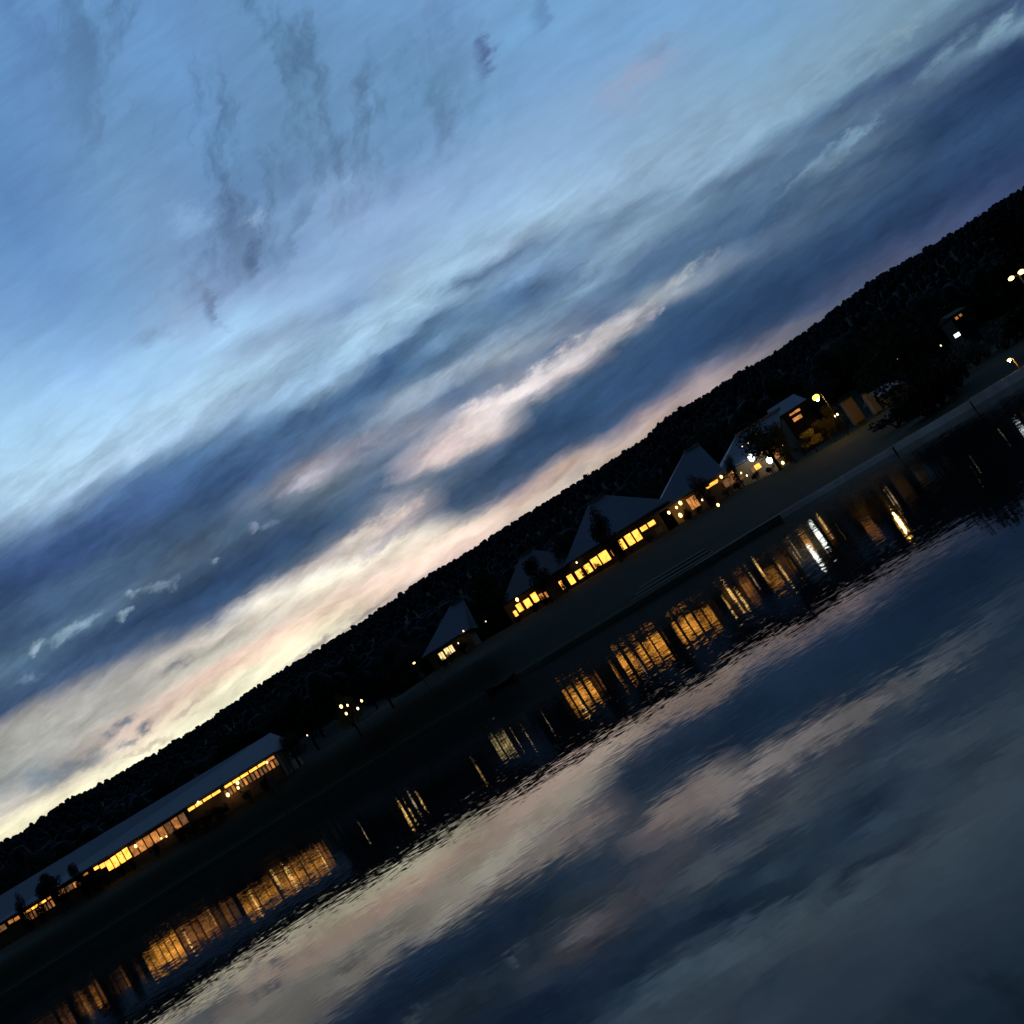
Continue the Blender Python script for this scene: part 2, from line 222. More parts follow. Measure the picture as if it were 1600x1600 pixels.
class MB:
    def __init__(s): s.v = []; s.f = []
    def box(s, x0, x1, y0, y1, z0, z1):
        n = len(s.v); s.v += [(x, y, z) for x in (x0, x1) for y in (y0, y1) for z in (z0, z1)]
        s.f += [[n+i for i in q] for q in ((0,1,3,2),(4,6,7,5),(0,4,5,1),(2,3,7,6),(0,2,6,4),(1,5,7,3))]; return s
    def poly(s, pts, faces):
        n = len(s.v); s.v += [tuple(p) for p in pts]; s.f += [[n+i for i in q] for q in faces]; return s
    def tube(s, pts, rad, k=8):
        rings = []
        for i, p in enumerate(pts):
            p = Vector(p); a = Vector(pts[max(0, i-1)]); b = Vector(pts[min(len(pts)-1, i+1)])
            d = (b - a).normalized(); x = d.orthogonal().normalized(); y = d.cross(x)
            r = rad[i] if isinstance(rad, (list, tuple)) else rad
            n = len(s.v); s.v += [tuple(p + x*math.cos(t)*r + y*math.sin(t)*r) for t in [2*math.pi*j/k for j in range(k)]]; rings.append(n)
        for a, b in zip(rings, rings[1:]):
            s.f += [[a+j, a+(j+1)%k, b+(j+1)%k, b+j] for j in range(k)]
        s.f += [[rings[0]+j for j in range(k)][::-1], [rings[-1]+j for j in range(k)]]; return s
    def ball(s, c, rx, rz=None, k=12, m=7):
        rz = rz or rx; n = len(s.v)
        s.v += [(c[0]+rx*math.sin(math.pi*i/m)*math.cos(2*math.pi*j/k), c[1]+rx*math.sin(math.pi*i/m)*math.sin(2*math.pi*j/k), c[2]+rz*math.cos(math.pi*i/m)) for i in range(m+1) for j in range(k)]
        s.f += [[n+i*k+j, n+(i+1)*k+j, n+(i+1)*k+(j+1)%k, n+i*k+(j+1)%k] for i in range(m) for j in range(k)]; return s
    def mesh(s, name, m, smooth=False):
        me = bpy.data.meshes.new(name); me.from_pydata(s.v, [], s.f); me.materials.append(m); me.validate()
        if smooth: me.polygons.foreach_set('use_smooth', [True]*len(me.polygons))
        me.update(); return me
    def build(s, name, m, parent=None, smooth=False):
        o = bpy.data.objects.new(name, s.mesh(name, m, smooth)); COL.objects.link(o)
        if parent: o.parent = parent
        return o
def tag(o, label=None, cat=None, group=None, kind=None):
    if label: o['label'] = label
    if cat: o['category'] = cat
    if group: o['group'] = group
    if kind: o['kind'] = kind
    return o
def thing(name, loc, label, cat, group=None):
    o = bpy.data.objects.new(name, None); COL.objects.link(o); o.location = loc; o.empty_display_size = .3
    return tag(o, label, cat, group)
def interp(tab, x):
    if x <= tab[0][0]: return tab[0][1]
    for (a, p), (b, q) in zip(tab, tab[1:]):
        if x <= b:
            t = (x - a) / (b - a); return p + (q - p) * t
    return tab[-1][1]

# ------------------------------------------------------------------ terrain
shore = [(-420,70),(-300,95),(-200,108),(-120,124),(-92,132),(-78,138),(-62,147),(-43,152),(-30,149),(-20,142),(-12,131),(-6,121),(2,114),(10,109),(18,104.5),(24,99),(29,91),(33,83),(36.5,77),(41,70),(52,56),(75,40),(120,28),(200,18),(300,8),(420,0),(420,-20),(250,-8),(120,-3),(40,1),(10,1.6),(0,1.7),(-12,1.5),(-60,0),(-200,-10),(-420,-25)]
C0 = Vector((0, 9))
def rs(th):
    d = Vector((math.sin(th), math.cos(th))); best = 1e9
    for i in range(len(shore)):
        a = Vector(shore[i]) - C0; b = Vector(shore[(i+1) % len(shore)]) - C0; e = b - a
        den = d.x*e.y - d.y*e.x
        if abs(den) < 1e-9: continue
        t = (a.x*e.y - a.y*e.x)/den; q = (a.x*d.y - a.y*d.x)/den
        if t > 0 and -1e-6 <= q <= 1+1e-6: best = min(best, t)
    return best
skyline = [(-260,1440),(-120,1375),(0,1314),(30,1300),(94,1253),(150,1226),(236,1177),(322,1125),(375,1087),(431,1050),(544,982),(600,945),(662,899),(726,862),(794,817),(850,783),(925,736),(1000,688),(1037,652),(1106,612),(1150,581),(1206,552),(1262,511),(1319,468),(1375,426),(1431,395),(1487,361),(1544,324),(1600,289),(1750,215),(1900,150)]
belt = [(-120,1400),(-40,1352),(60,1305),(120,1268),(200,1222),(300,1172),(370,1115),(430,1064),(490,1026),(550,1004),(620,990),(680,980),(720,950),(760,925),(790,902),(830,868),(875,830),(900,792),(950,758),(1000,715),(1060,668),(1100,645),(1200,580),(1262,535),(1320,496),(1400,470),(1480,430),(1560,380),(1600,350),(1720,290)]
SKY = sorted(ray(*p) for p in skyline); BELT = sorted(ray(*p) for p in belt)
BASE = [(-.8,6.2),(-.58,5.9),(-.45,5.4),(-.3,5.0),(-.2,6.2),(-.12,6.6),(0,6.2),(.1,6.0),(.18,5.6),(.23,4.7),(.3,4.2),(.36,4.4),(.45,4.5),(.6,4.5)]
YB = [(-.8,165),(.16,165),(.22,160),(.30,158),(.45,150),(1,120)]
def hgt(x, y, d):
    if d <= 0: return max(-2.0, d * .35) - (.02 if d > -.1 else 0)
    bank = .45 * min(1, d / .7)
    if y < 20: return bank + min(.3, d * .03) + .02 * min(d, 400)
    X = x / y; Xc = max(-1.0, min(1.0, X))
    base = interp(BASE, Xc); yb = interp(YB, Xc); tb = 14.0
    zb = H + interp(BELT, Xc) * 235 - tb
    pts = [(-1, 0), (0, 0), (.7, .45), (3.2, .5)]
    ys = y - d * (y / math.hypot(x, y - 9)) if True else 0
    p2 = [(ys, 0), (ys + .7, .45), (ys + 3.2, .52), (max(ys + 8, yb - 25), .5 + (base - .5) * .62), (max(ys + 12, yb), base), (200, base + .5), (240, max(base + 1, zb))]
    if y <= 240: return interp(p2, y)
    Zb = (p2[-1][1] - H) / 240; Zr = interp(SKY, Xc) - 8.0 / 900
    if y <= 900:
        t = (y - 240) / 660; return H + (Zb + (Zr - Zb) * (t ** .75)) * y
    return H + Zr * 900 - (y - 900) * .12
def shore_dist(x, y):
    v = Vector((x, y)) - C0; th = math.atan2(v.x, v.y); return v.length - rs(th)
def ground(x, y): return hgt(x, y, shore_dist(x, y))
ths = []
t = -180.0
while t < 180:
    ths.append(R(t)); t += .35 if -42 < t < 42 else 2.5
ds = [-60, -12, -5, -2, -.8, -.3, 0, .3, .7, 1.2, 2, 3.2, 4.5, 6, 8, 11, 15, 20, 26, 33, 41, 50, 60, 70, 82, 95, 110, 130, 155, 185, 220, 260, 310, 370, 440, 520, 600, 680, 750, 800, 850, 900, 1000, 1300, 2000, 3500]
v = []; f = []
for th in ths:
    r0 = rs(th)
    for d in ds:
        if d < 0: r = max(.3 + (d + 60) * .001, r0 + d)
        else: r = r0 + d
        x, y = C0.x + math.sin(th)*r, C0.y + math.cos(th)*r
        z = hgt(x, y, r - r0)
        if d > 5: z += .12 * mnoise.noise(Vector((x*.11, y*.11, 0)))
        v.append((x, y, z))
nd = len(ds); nth = len(ths)
for i in range(nth):
    for j in range(nd-1):
        a = i*nd+j; b = ((i+1) % nth)*nd+j; f.append((a, b, b+1, a+1))
g = MB(); g.v = v; g.f = f
gm = mat('lawn', (.014, .021, .011), .9, .05, .5, .15)
ground_o = g.build('ground', gm, smooth=True); tag(ground_o, kind='structure')

# water: calm lake with small ripples
wm = bpy.data.materials.new('lake_water'); wm.use_nodes = True
t_ = wm.node_tree; b = t_.nodes['Principled BSDF']
b.inputs['Base Color'].default_value = (.002, .006, .009, 1); b.inputs['Roughness'].default_value = .02; b.inputs['IOR'].default_value = 1.333
def wn(scale, detail, sx=1.0, rough=.5):
    tcx = t_.nodes.new('ShaderNodeTexCoord'); mp = t_.nodes.new('ShaderNodeMapping'); mp.inputs['Scale'].default_value = (scale*sx, scale, scale)
    mp.inputs['Rotation'].default_value = (0, 0, R(6))
    t_.links.new(tcx.outputs['Object'], mp.inputs[0]); n = t_.nodes.new('ShaderNodeTexNoise'); n.inputs['Scale'].default_value = 1
    n.inputs['Detail'].default_value = detail; n.inputs['Roughness'].default_value = rough; t_.links.new(mp.outputs[0], n.inputs['Vector'])
    s = t_.nodes.new('ShaderNodeVectorMath'); s.operation = 'SUBTRACT'; t_.links.new(n.outputs['Color'], s.inputs[0]); s.inputs[1].default_value = (.5, .5, .5)
    return s.outputs[0], n.outputs[0]
def vm(op, a, b_):
    n = t_.nodes.new('ShaderNodeVectorMath'); n.operation = op
    for i, q in enumerate((a, b_)):
        if isinstance(q, tuple): n.inputs[i].default_value = q
        else: t_.links.new(q, n.inputs[i])
    return n.outputs[0]
r1, _ = wn(8.0, 2.5, .5); r2, _ = wn(1.9, 2.5, .5); _, patch = wn(.06, 2, .3)
gr = t_.nodes.new('ShaderNodeMapRange'); gr.inputs[1].default_value = .38; gr.inputs[2].default_value = .62; gr.inputs[3].default_value = .5; gr.inputs[4].default_value = 1.4
t_.links.new(patch, gr.inputs[0])
A1, A2 = .026, .009
s1 = vm('MULTIPLY', r1, (A1*.6, A1, 0)); s2_ = vm('MULTIPLY', r2, (A2*.6, A2, 0))
tcy = t_.nodes.new('ShaderNodeTexCoord'); spy = t_.nodes.new('ShaderNodeSeparateXYZ'); t_.links.new(tcy.outputs['Object'], spy.inputs[0])
bz = t_.nodes.new('ShaderNodeMapRange'); bz.interpolation_type = 'SMOOTHSTEP'
for i_, q_ in zip((1, 2, 3, 4), (14, 42, .75, 2.1)): bz.inputs[i_].default_value = q_
t_.links.new(spy.outputs[1], bz.inputs[0])
gm_ = t_.nodes.new('ShaderNodeMath'); gm_.operation = 'MULTIPLY'; t_.links.new(gr.outputs[0], gm_.inputs[0]); t_.links.new(bz.outputs[0], gm_.inputs[1])
sc = t_.nodes.new('ShaderNodeVectorMath'); sc.operation = 'SCALE'; t_.links.new(vm('ADD', s1, s2_), sc.inputs[0]); t_.links.new(gm_.outputs[0], sc.inputs['Scale'])
nn = vm('NORMALIZE', vm('ADD', sc.outputs[0], (0, 0, 1)), (0, 0, 0)); t_.links.new(nn, b.inputs['Normal'])
film = t_.nodes.new('ShaderNodeBsdfDiffuse'); film.inputs[0].default_value = (.004, .009, .010, 1)   # dark diffuse share added to dim the reflections
mixs = t_.nodes.new('ShaderNodeMixShader'); mixs.inputs[0].default_value = .36
t_.links.new(b.outputs[0], mixs.inputs[1]); t_.links.new(film.outputs[0], mixs.inputs[2]); t_.links.new(mixs.outputs[0], t_.nodes['Material Output'].inputs[0])
wv = MB().poly([(-700,-60,0),(700,-60,0),(700,190,0),(-700,190,0)], [(0,1,2,3)]).build('lake_water', wm); tag(wv, kind='structure')

# waterside path along the right half of the far bank
def along_shore(px0, px1, off0, off1, zoff, step=2.0):
    a, b_ = math.atan(ray(*px0)[0]), math.atan(ray(*px1)[0]); pts = []
    n = int(abs(b_ - a) * 110 / step) + 2
    for i in range(n+1):
        th0 = a + (b_ - a)*i/n
        # direction from the lake centre to the shore seen at this bearing
        lo, hi = -1.4, 1.4
        for _ in range(40):
            m_ = (lo + hi)/2; r0 = rs(m_); X = math.sin(m_)*r0 / (C0.y + math.cos(m_)*r0)
            if X < math.tan(th0): lo = m_
            else: hi = m_
        r0 = rs(m_); row = []
        for o in (off0, off1):
            o += .18*mnoise.noise(Vector((i*.3, o, 0)))
            x, y = math.sin(m_)*(r0+o), C0.y + math.cos(m_)*(r0+o); row.append((x, y, hgt(x, y, o) + zoff))
        pts.append(row)
    return pts
mb = MB(); rows = along_shore((1090,890), (1800,470), .75, 2.2, .03)
for q in rows: mb.v += q
mb.f += [(2*i, 2*i+1, 2*i+3, 2*i+2) for i in range(len(rows)-1)]
tag(mb.build('footpath', M['stone']), kind='structure')

def quay(p0, p1, top):
    rows = along_shore(p0, p1, -.05, .35, 0, 1.5); m = MB(); k = len(rows)
    for (a, b_) in rows: m.v += [(a[0],a[1],-.6),(a[0],a[1],top),(b_[0],b_[1],top),(b_[0],b_[1],-.6)]
    for i in range(k-1):
        for j in range(3): m.f.append((4*i+j, 4*i+j+1, 4*i+5+j, 4*i+4+j))
    m.f += [(0,1,2,3), tuple(4*(k-1)+j for j in (3,2,1,0))]
    return m
q_ = quay((1222,810), (1397,705.5), .52).build('quay_wall', M['quay']); tag(q_, 'low pale stone quay wall at the waterline, its left stretch below the terrace', 'wall')
q_ = quay((1400,704), (1520,636.5), .58).build('quay_wall', M['quay']); tag(q_, 'low pale stone quay wall at the waterline, its middle stretch below the booths', 'wall')
q_ = quay((1522,635), (1700,540), .66).build('quay_wall', M['quay']); tag(q_, 'low pale stone quay wall at the waterline, its right stretch beside the bollard lamp', 'wall')
# ------------------------------------------------------------------ foliage kit
def leafcloud(mb, blobs, n, size, rnd):
    tot = sum(bl[3]*bl[4]*bl[5] for bl in blobs)
    for (cx, cy, cz, rx, ry, rz) in blobs:
        k = max(6, int(n * rx*ry*rz / tot))
        for _ in range(k):
            d = Vector((rnd.gauss(0,1), rnd.gauss(0,1), rnd.gauss(0,1))).normalized() * (rnd.random() ** .38)
            c = Vector((cx + d.x*rx, cy + d.y*ry, cz + d.z*rz))
            a = Vector((rnd.gauss(0,1), rnd.gauss(0,1), rnd.gauss(0,1))).normalized(); b2 = a.orthogonal().normalized()
            s = size * rnd.uniform(.5, 1.3); q = len(mb.v)
            mb.v += [tuple(c - a*s), tuple(c + b2*s*.55), tuple(c + a*s), tuple(c - b2*s*.55)]; mb.f.append([q, q+1, q+2, q+3])
def round_tree(seed):                    # unit height 1, crown ~ .8 wide
    r = random.Random(seed); mb = MB(); bl = []
    for i in range(13):
        a = r.uniform(0, 6.28); h = r.uniform(.32, .9); w = .27 * math.sin(min(1, (1.06-h)/.55) * 1.57) + .02
        rr = r.uniform(.11, .2); bl.append((math.cos(a)*w*r.uniform(.5,1), math.sin(a)*w*r.uniform(.5,1), h - .06, rr, rr, rr*.75))
    bl.append((0, 0, .6, .2, .2, .26)); leafcloud(mb, bl, 2600, .022, r)
    tk = MB(); tk.tube([(0,0,-.05),(.005,0,.2),(-.01,.01,.5),(0,0,.75)], [.03,.024,.015,.005], 7)
    for b_ in bl[:7]: tk.tube([(0,0,b_[2]*.55),(b_[0]*.6,b_[1]*.6,b_[2]*.85),(b_[0],b_[1],b_[2])], [.012,.008,.003], 5)
    return mb, tk
def conifer(seed):
    r = random.Random(seed); mb = MB(); bl = []
    for i in range(16):
        h = .14 + .84*i/16; w = .19*(1-h)**.8 + .01
        for j in range(3): a = r.uniform(0, 6.28); bl.append((math.cos(a)*w*.6, math.sin(a)*w*.6, h, w*.6+.01, w*.6+.01, .035))
    leafcloud(mb, bl, 1700, .016, r)
    tk = MB(); tk.tube([(0,0,-.05),(0,0,.98)], [.02,.003], 6)
    return mb, tk
def bush(seed):
    r = random.Random(seed); mb = MB(); bl = []
    for i in range(7):
        a = r.uniform(0, 6.28); w = r.uniform(.1,.36); bl.append((math.cos(a)*w, math.sin(a)*w, r.uniform(.25,.7), r.uniform(.16,.3), r.uniform(.16,.3), r.uniform(.18,.32)))
    leafcloud(mb, bl, 700, .05, r); tk = MB()
    for b_ in bl[:4]: tk.tube([(0,0,-.05),(b_[0]*.5,b_[1]*.5,b_[2]*.5),(b_[0],b_[1],b_[2])], [.03,.02,.008], 5)
    return mb, tk
KIT = {}
for kind, fn, k in (('round', round_tree, 5), ('conifer', conifer, 3), ('bush', bush, 4)):
    for i in range(k):
        a, b_ = fn(100+i); KIT[kind, i] = {c: a.mesh('crown', M[c]) for c in ('leaf', 'leaf_lit', 'leafc')}, b_.mesh('trunk', M['bark'])
def plant(kind, x, y, h, w, label, cat, group=None, leaf='leaf', name=None, z=None, rnd=random):
    n = {'round': 5, 'conifer': 3, 'bush': 4}[kind]; crown, trunk = KIT[kind, rnd.randrange(n)]
    nm = name or {'round': 'broadleaf_tree', 'conifer': 'conifer_tree', 'bush': 'shrub'}[kind]
    t = thing(nm, (x, y, ground(x, y) if z is None else z), label, cat, group)
    t.scale = (w, w, h); t.rotation_euler.z = rnd.uniform(0, 6.28)
    for a, me in (('crown', crown[leaf]), ('trunk', trunk)):
        o = bpy.data.objects.new(a, me); COL.objects.link(o); o.parent = t
    return t
def tree_px(kind, px, py, top, D, wpx, label, leaf='leaf', cat='tree', group=None, low=None):
    # a plant whose crown is centred on the bearing of (px,py), top at photo pixel "top" height
    c = P(px, py, D); X, Zt = ray(*top); zt = H + Zt * D
    zb = ground(c.x, D) if low is None else low
    h = max(.6, zt - zb); w = wpx * D / F * {'round': 1.25, 'conifer': 2.4, 'bush': 1.0}[kind]
    return plant(kind, c.x, D, h / {'round': .98, 'conifer': 1.0, 'bush': .95}[kind], w, label, cat, group, leaf, z=zb)

# woods on the far ridge and on its slope
rnd = random.Random(5)
mb = MB()
def crown_blob(mb, x, y, z, r, h, con):
    k = 7; n = len(mb.v); lv = ((0, .55), (.3, 1), (.7, .95), (.93, .6)) if not con else ((0, 1), (.35, .7), (.7, .36), (.9, .12))
    for (t, q) in lv:
        for j in range(k):
            a = 6.283*j/k + t*2; rr = r*q*rnd.uniform(.75, 1.2)
            mb.v.append((x + math.cos(a)*rr, y + math.sin(a)*rr, z + h*(t + rnd.uniform(-.06, .06))))
    mb.v.append((x + rnd.uniform(-.2,.2)*r, y, z + h))
    for l in range(3):
        for j in range(k): mb.f.append([n+l*k+j, n+l*k+(j+1)%k, n+(l+1)*k+(j+1)%k, n+(l+1)*k+j])
    for j in range(k): mb.f.append([n+3*k+j, n+3*k+(j+1)%k, n+4*k])
def zz(x, y):
    X = x / y; return hgt(x, y, 100)
for row, yy in enumerate([905, 893, 880, 862, 840, 810, 775, 735, 690, 640, 590, 540, 490, 440, 400, 365, 335, 308, 285, 268, 255]):
    step = 2.5 if yy > 850 else 6.5 if yy > 500 else 5.2
    x = -.82 * yy
    while x < .84 * yy:
        y = yy + rnd.uniform(-7, 7); xx = x + rnd.uniform(-2, 2); con = rnd.random() < .12
        hh = rnd.uniform(7.8, 9.2) if yy > 600 else rnd.uniform(8, 13)
        if rnd.random() < .04: hh *= 1.18
        crown_blob(mb, xx, y, zz(xx, y) - 2, (rnd.uniform(2.2, 3.4) if not con else rnd.uniform(1.5, 2.2)) * (1 if yy > 500 else 1.3), hh + 1, con); x += step * rnd.uniform(.7, 1.3)
farleaf = mat('hazed_ridge_foliage', (.009, .018, .025), .9, .05, .3, .05)  # leaf colour tinted blue to stand in for distance haze
tag(mb.build('woodland', farleaf, smooth=True), kind='stuff')
# low mauve hills beyond the ridge
# tree belt behind the buildings: each a tree
rnd = random.Random(11)
X = -.68
while X < .66:
    for row in range(2):
        y = rnd.uniform(205, 222) if row else rnd.uniform(228, 248)
        Xj = X + rnd.uniform(-.01, .01) + row * .014
        zt = H + (interp(BELT, Xj) - (.018 if row else .002) + rnd.uniform(-.012, .004)) * y
        gz_ = ground(Xj*y, y); h = zt - gz_
        if h < 4: continue
        con = rnd.random() < .3
        plant('conifer' if con else 'round', Xj*y, y, h, h*rnd.uniform(.85, 1.15) if not con else h*1.1,
              ('dark pointed conifer' if con else 'dark rounded tree') + (' in the belt of woods at the foot of the hill'), 'tree',
              'pointed conifers in the belt of woods' if con else 'rounded trees in the belt of woods', rnd=rnd)
    X += rnd.uniform(.018, .030)

# ------------------------------------------------------------------ buildings
def rect(tl, br, D):
    a, b_ = P(*tl, D), P(*br, D); return a.x, b_.x, b_.z, a.z
def window(parent, x0, x1, z0, z1, y, m='pane', split=None):
    """a window in a wall whose face is at depth y: frame with its glowing pane"""
    fr = MB(); t = .045
    if x1 - x0 < .5 or z1 - z0 < .35: t = .04
    fr.box(x0, x0+t, y-.08, y, z0, z1); fr.box(x1-t, x1, y-.08, y, z0, z1); fr.box(x0+t, x1-t, y-.08, y, z1-t, z1); fr.box(x0+t, x1-t, y-.08, y, z0, z0+t)
    w = x1 - x0 - 2*t; k = split if split is not None else max(1, round(w / 1.3))
    for i in range(1, k): xc = x0+t+w*i/k; fr.box(xc-.03, xc+.03, y-.07, y-.01, z0+t, z1-t)
    o = fr.build('window', M['frame'], parent)
    MB().box(x0+t, x1-t, y-.035, y-.012, z0+t, z1-t).build('pane', M[m], o)
    return o
def local(o):                            # children built in world coordinates: move them under the thing's base
    for c in o.children: c.matrix_parent_inverse = Matrix.Translation(-o.location)
def pavilion(label, x0, x1, ztop, apex_x, apex_z, y, depth, wins, roofm='roof', zb=None, ridge=1.2, eave_z=None, name='pavilion', group='lakeside pavilions with hipped roofs'):
    zb = ground((x0+x1)/2, y) - .3 if zb is None else zb
    t = thing(name, ((x0+x1)/2, y + depth/2, zb), label, 'building', group)
    ez = eave_z or ztop + .25
    MB().box(x0, x1, y, y+depth, zb, ez - .1).build('wall', M['wall'], t)
    ov = .7; a, b_ = x0-ov, x1+ov; c, d = y-ov*.8, y+depth+ov
    ym = y + depth*.5
    pts = [(a,c,ez),(b_,c,ez),(b_,d,ez),(a,d,ez),(a,c,ez+.18),(b_,c,ez+.18),(b_,d,ez+.18),(a,d,ez+.18),(apex_x-ridge,ym,apex_z),(apex_x+ridge,ym,apex_z)]
    rf = MB().poly(pts, [(0,3,2,1),(0,1,5,4),(1,2,6,5),(2,3,7,6),(3,0,4,7),(4,5,9,8),(5,6,9),(6,7,8,9),(7,4,8)]).build('roof', M[roofm], t)
    MB().box(apex_x-ridge-.1, apex_x+ridge+.1, ym-.35, ym+.35, apex_z-.25, apex_z+.12).build('ridge_cap', M['cap'], rf)
    for w in wins: window(t, *w[:4], y, *(w[4:]))
    local(t); return t
D = 166.0
def W_(base, s, tl, br, m='pane', split=None, D=D):
    x0, x1, z0, z1 = rect((base[0]+tl[0]/s, base[1]+tl[1]/s), (base[0]+br[0]/s, base[1]+br[1]/s), D)
    x0 -= .05; x1 += .05
    return (x0, x1, z0, z1, m, split) if split is not None else (x0, x1, z0, z1, m)
Z5, Z3, Z6 = (860,770), (660,750), (1040,670)
# pavilion C
wc = [W_(Z5,8,(95,1112),(195,1195)), W_(Z5,8,(195,1045),(325,1120)), W_(Z5,8,(290,995),(435,1045)), W_(Z5,8,(405,915),(540,975)),
      W_(Z5,8,(490,838),(645,900)), W_(Z5,8,(590,770),(765,830)), W_(Z5,8,(745,720),(800,790),'paned'), W_(Z5,8,(838,602),(965,690)),
      W_(Z5,8,(915,545),(1070,625)), W_(Z5,8,(1010,490),(1158,572)), W_(Z5,8,(1113,438),(1222,447)), W_(Z5,8,(1207,380),(1322,387))]
ap = P(925,780,174); ap2 = P(1006,784,174)
pavilion('largest hipped pavilion, its long row of windows glowing yellow, dark tree before its roof', 3.1, 20.2, 9.3, ap.x+.5, ap.z-.3, D, 16, [(max(w[0], 3.15),) + tuple(w[1:]) for w in wc if w[0] + w[1] > 6.1], ridge=1.3, eave_z=9.6)
an = thing('annex', (.6, D+4, 5.6), 'low flat annex with narrow lit windows joined to the left of the largest pavilion', 'building')
MB().box(-2.0, 3.05, D, D+7, 5.6, 9.0).build('wall', M['wall'], an); MB().box(-2.2, 3.02, D-.5, D+7.2, 9.003, 9.2).build('roof', M['dark'], an)
for w in wc:
    if w[0] + w[1] <= 6.1: window(an, w[0], min(w[1], 3.0), w[2], min(w[3], 8.95), D, *w[4:])
local(an)
wb = [W_(Z3,4,(562,822),(602,846)), W_(Z3,4,(578,782),(636,812)), W_(Z3,4,(625,756),(690,783)), W_(Z3,4,(670,716),(735,752)),
      W_(Z3,4,(722,716),(768,742),'paned'), W_(Z3,4,(757,702),(803,724),'paned')]
ap = P(816,857,174)
pavilion('hipped pavilion roof behind the four bright windows, half hidden by a black tree', P(796,965,D).x, 4.6, 9.6, ap.x+.1, ap.z-.4, D+7.3, 13, [], ridge=1.0, eave_z=9.75, roofm='roof2')
fx0, fx1 = P(796,965,D).x, -2.3
fw = thing('glazed_front', ((fx0+fx1)/2, D+3.5, 5.6), 'low glazed front with four bright windows below the roof beside the black tree', 'building')
MB().box(fx0, fx1, D+.6, D+7.2, 5.6, 9.35).build('wall', M['wall'], fw); MB().box(fx0-.3, fx1+.1, D, D+7.25, 9.353, 9.55).build('roof', M['dark'], fw)
for w in wb: window(fw, w[0], w[1], w[2], min(w[3], 9.3), D+.6, *w[4:])
local(fw)
wa = [W_(Z3,4,(97,1085),(150,1115),'panew',2), W_(Z3,4,(130,1058),(185,1090),'panew',2), W_(Z3,4,(160,1040),(207,1070),'panew',2)]
ap = P(706,943,174)
pavilion('small hipped pavilion standing apart, lit by three pale windows', P(674,1038,D).x, P(738,1000,D).x, 9.0, ap.x+1, ap.z-.2, D, 12, wa, ridge=1.1, eave_z=9.15)
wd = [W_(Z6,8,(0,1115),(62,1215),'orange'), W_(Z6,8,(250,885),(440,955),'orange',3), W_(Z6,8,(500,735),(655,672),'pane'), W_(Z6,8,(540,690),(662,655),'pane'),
      W_(Z6,8,(700,655),(890,660),'panex',2), W_(Z6,8,(770,560),(900,640),'paned',2)]
wd = [w for w in wd if w[3]-w[2] > .15]
ap = P(1073,700,174)
pavilion('hipped pavilion with a blue-grey roof and warm terrace lights below', P(1043,825,D).x, P(1138,760,D).x, 9.0, ap.x+.6, ap.z-.3, D, 15, wd, ridge=1.2, eave_z=9.0)
we = [W_(Z6,8,(1110,450),(1220,468),'pane'), W_(Z6,8,(1065,482),(1155,520),'panex'), W_(Z6,8,(1340,300),(1462,330),'paned'), W_(Z6,8,(1290,310),(1390,350),'panew'), W_(Z6,8,(905,575),(1010,600),'panex')]
we = [w for w in we if w[3]-w[2] > .1 and w[1] > w[0]]
ap = P(1160,676,174)
pavilion('low hipped building mostly hidden behind the big tree, white lights under its eaves', P(1140,755,D).x, P(1232,712,D).x, 8.6, ap.x+3, ap.z+.2, D+1.2, 14, we, ridge=4, eave_z=8.7, roofm='roof')

# the long hall on the left
DL = 166.0
Za, Zb_, Zc = (0,1330), (120,1220), (290,1120)
xl, xr = P(-60,1480,DL).x, P(441,1190,DL).x
zb = 5.0; ez = 8.95
hall = thing('long_hall', ((xl+xr)/2, DL+6, zb), 'very long low hall with one pale roof, glowing all along under its eaves', 'building')
MB().box(xl, xr-.4, DL, DL+11, zb, ez-.15).build('wall', M['wall'], hall)
rz = P(422,1145,DL+5.5).z
xrr = P(430,1172,DL).x; xrg = P(422,1145,DL+5.5).x
rf = MB().poly([(xl-1,DL-1,ez),(xrr,DL-1,ez),(xrr,DL+12,ez),(xl-1,DL+12,ez),(xl-1,DL-1,ez+.16),(xrr,DL-1,ez+.16),(xrr,DL+12,ez+.16),(xl-1,DL+12,ez+.16),(xl-1,DL+5.5,rz+.9),(xrg,DL+5.5,rz)],
   [(0,3,2,1),(0,1,5,4),(1,2,6,5),(2,3,7,6),(3,0,4,7),(4,5,9,8),(5,6,9),(6,7,8,9),(7,4,8)]).build('roof', M['roof'], hall)
def strip(base, s, p, q, thick, n, m, gap=.025):   # n panes between photo points p and q (top edge), thick in metres
    a, b_ = P(base[0]+p[0]/s, base[1]+p[1]/s, DL), P(base[0]+q[0]/s, base[1]+q[1]/s, DL)
    for i in range(n):
        x0 = a.x + (b_.x-a.x)*i/n + gap; x1 = a.x + (b_.x-a.x)*(i+1)/n - gap
        zt = min(ez-.2, a.z + (b_.z-a.z)*(i+.5)/n); mm = m[i % len(m)] if isinstance(m, (list, tuple)) else m
        tk = thick[i % len(thick)] if isinstance(thick, (list, tuple)) else thick
        window(hall, x0, x1, zt-tk, zt, DL, mm, 1)
strip(Zb_,8,(200,1085),(345,1015),[.55,.75],2,'pane'); strip(Zb_,8,(340,1020),(555,870),[1.6,1.75,1.75],3,['pane','pane','pane'])
strip(Zb_,8,(555,868),(630,822),1.75,1,'pane')
strip(Zb_,8,(645,832),(1340,385),1.75,8,['paned','orange','paned','orange','paned','panex','paned','panex'],.05)
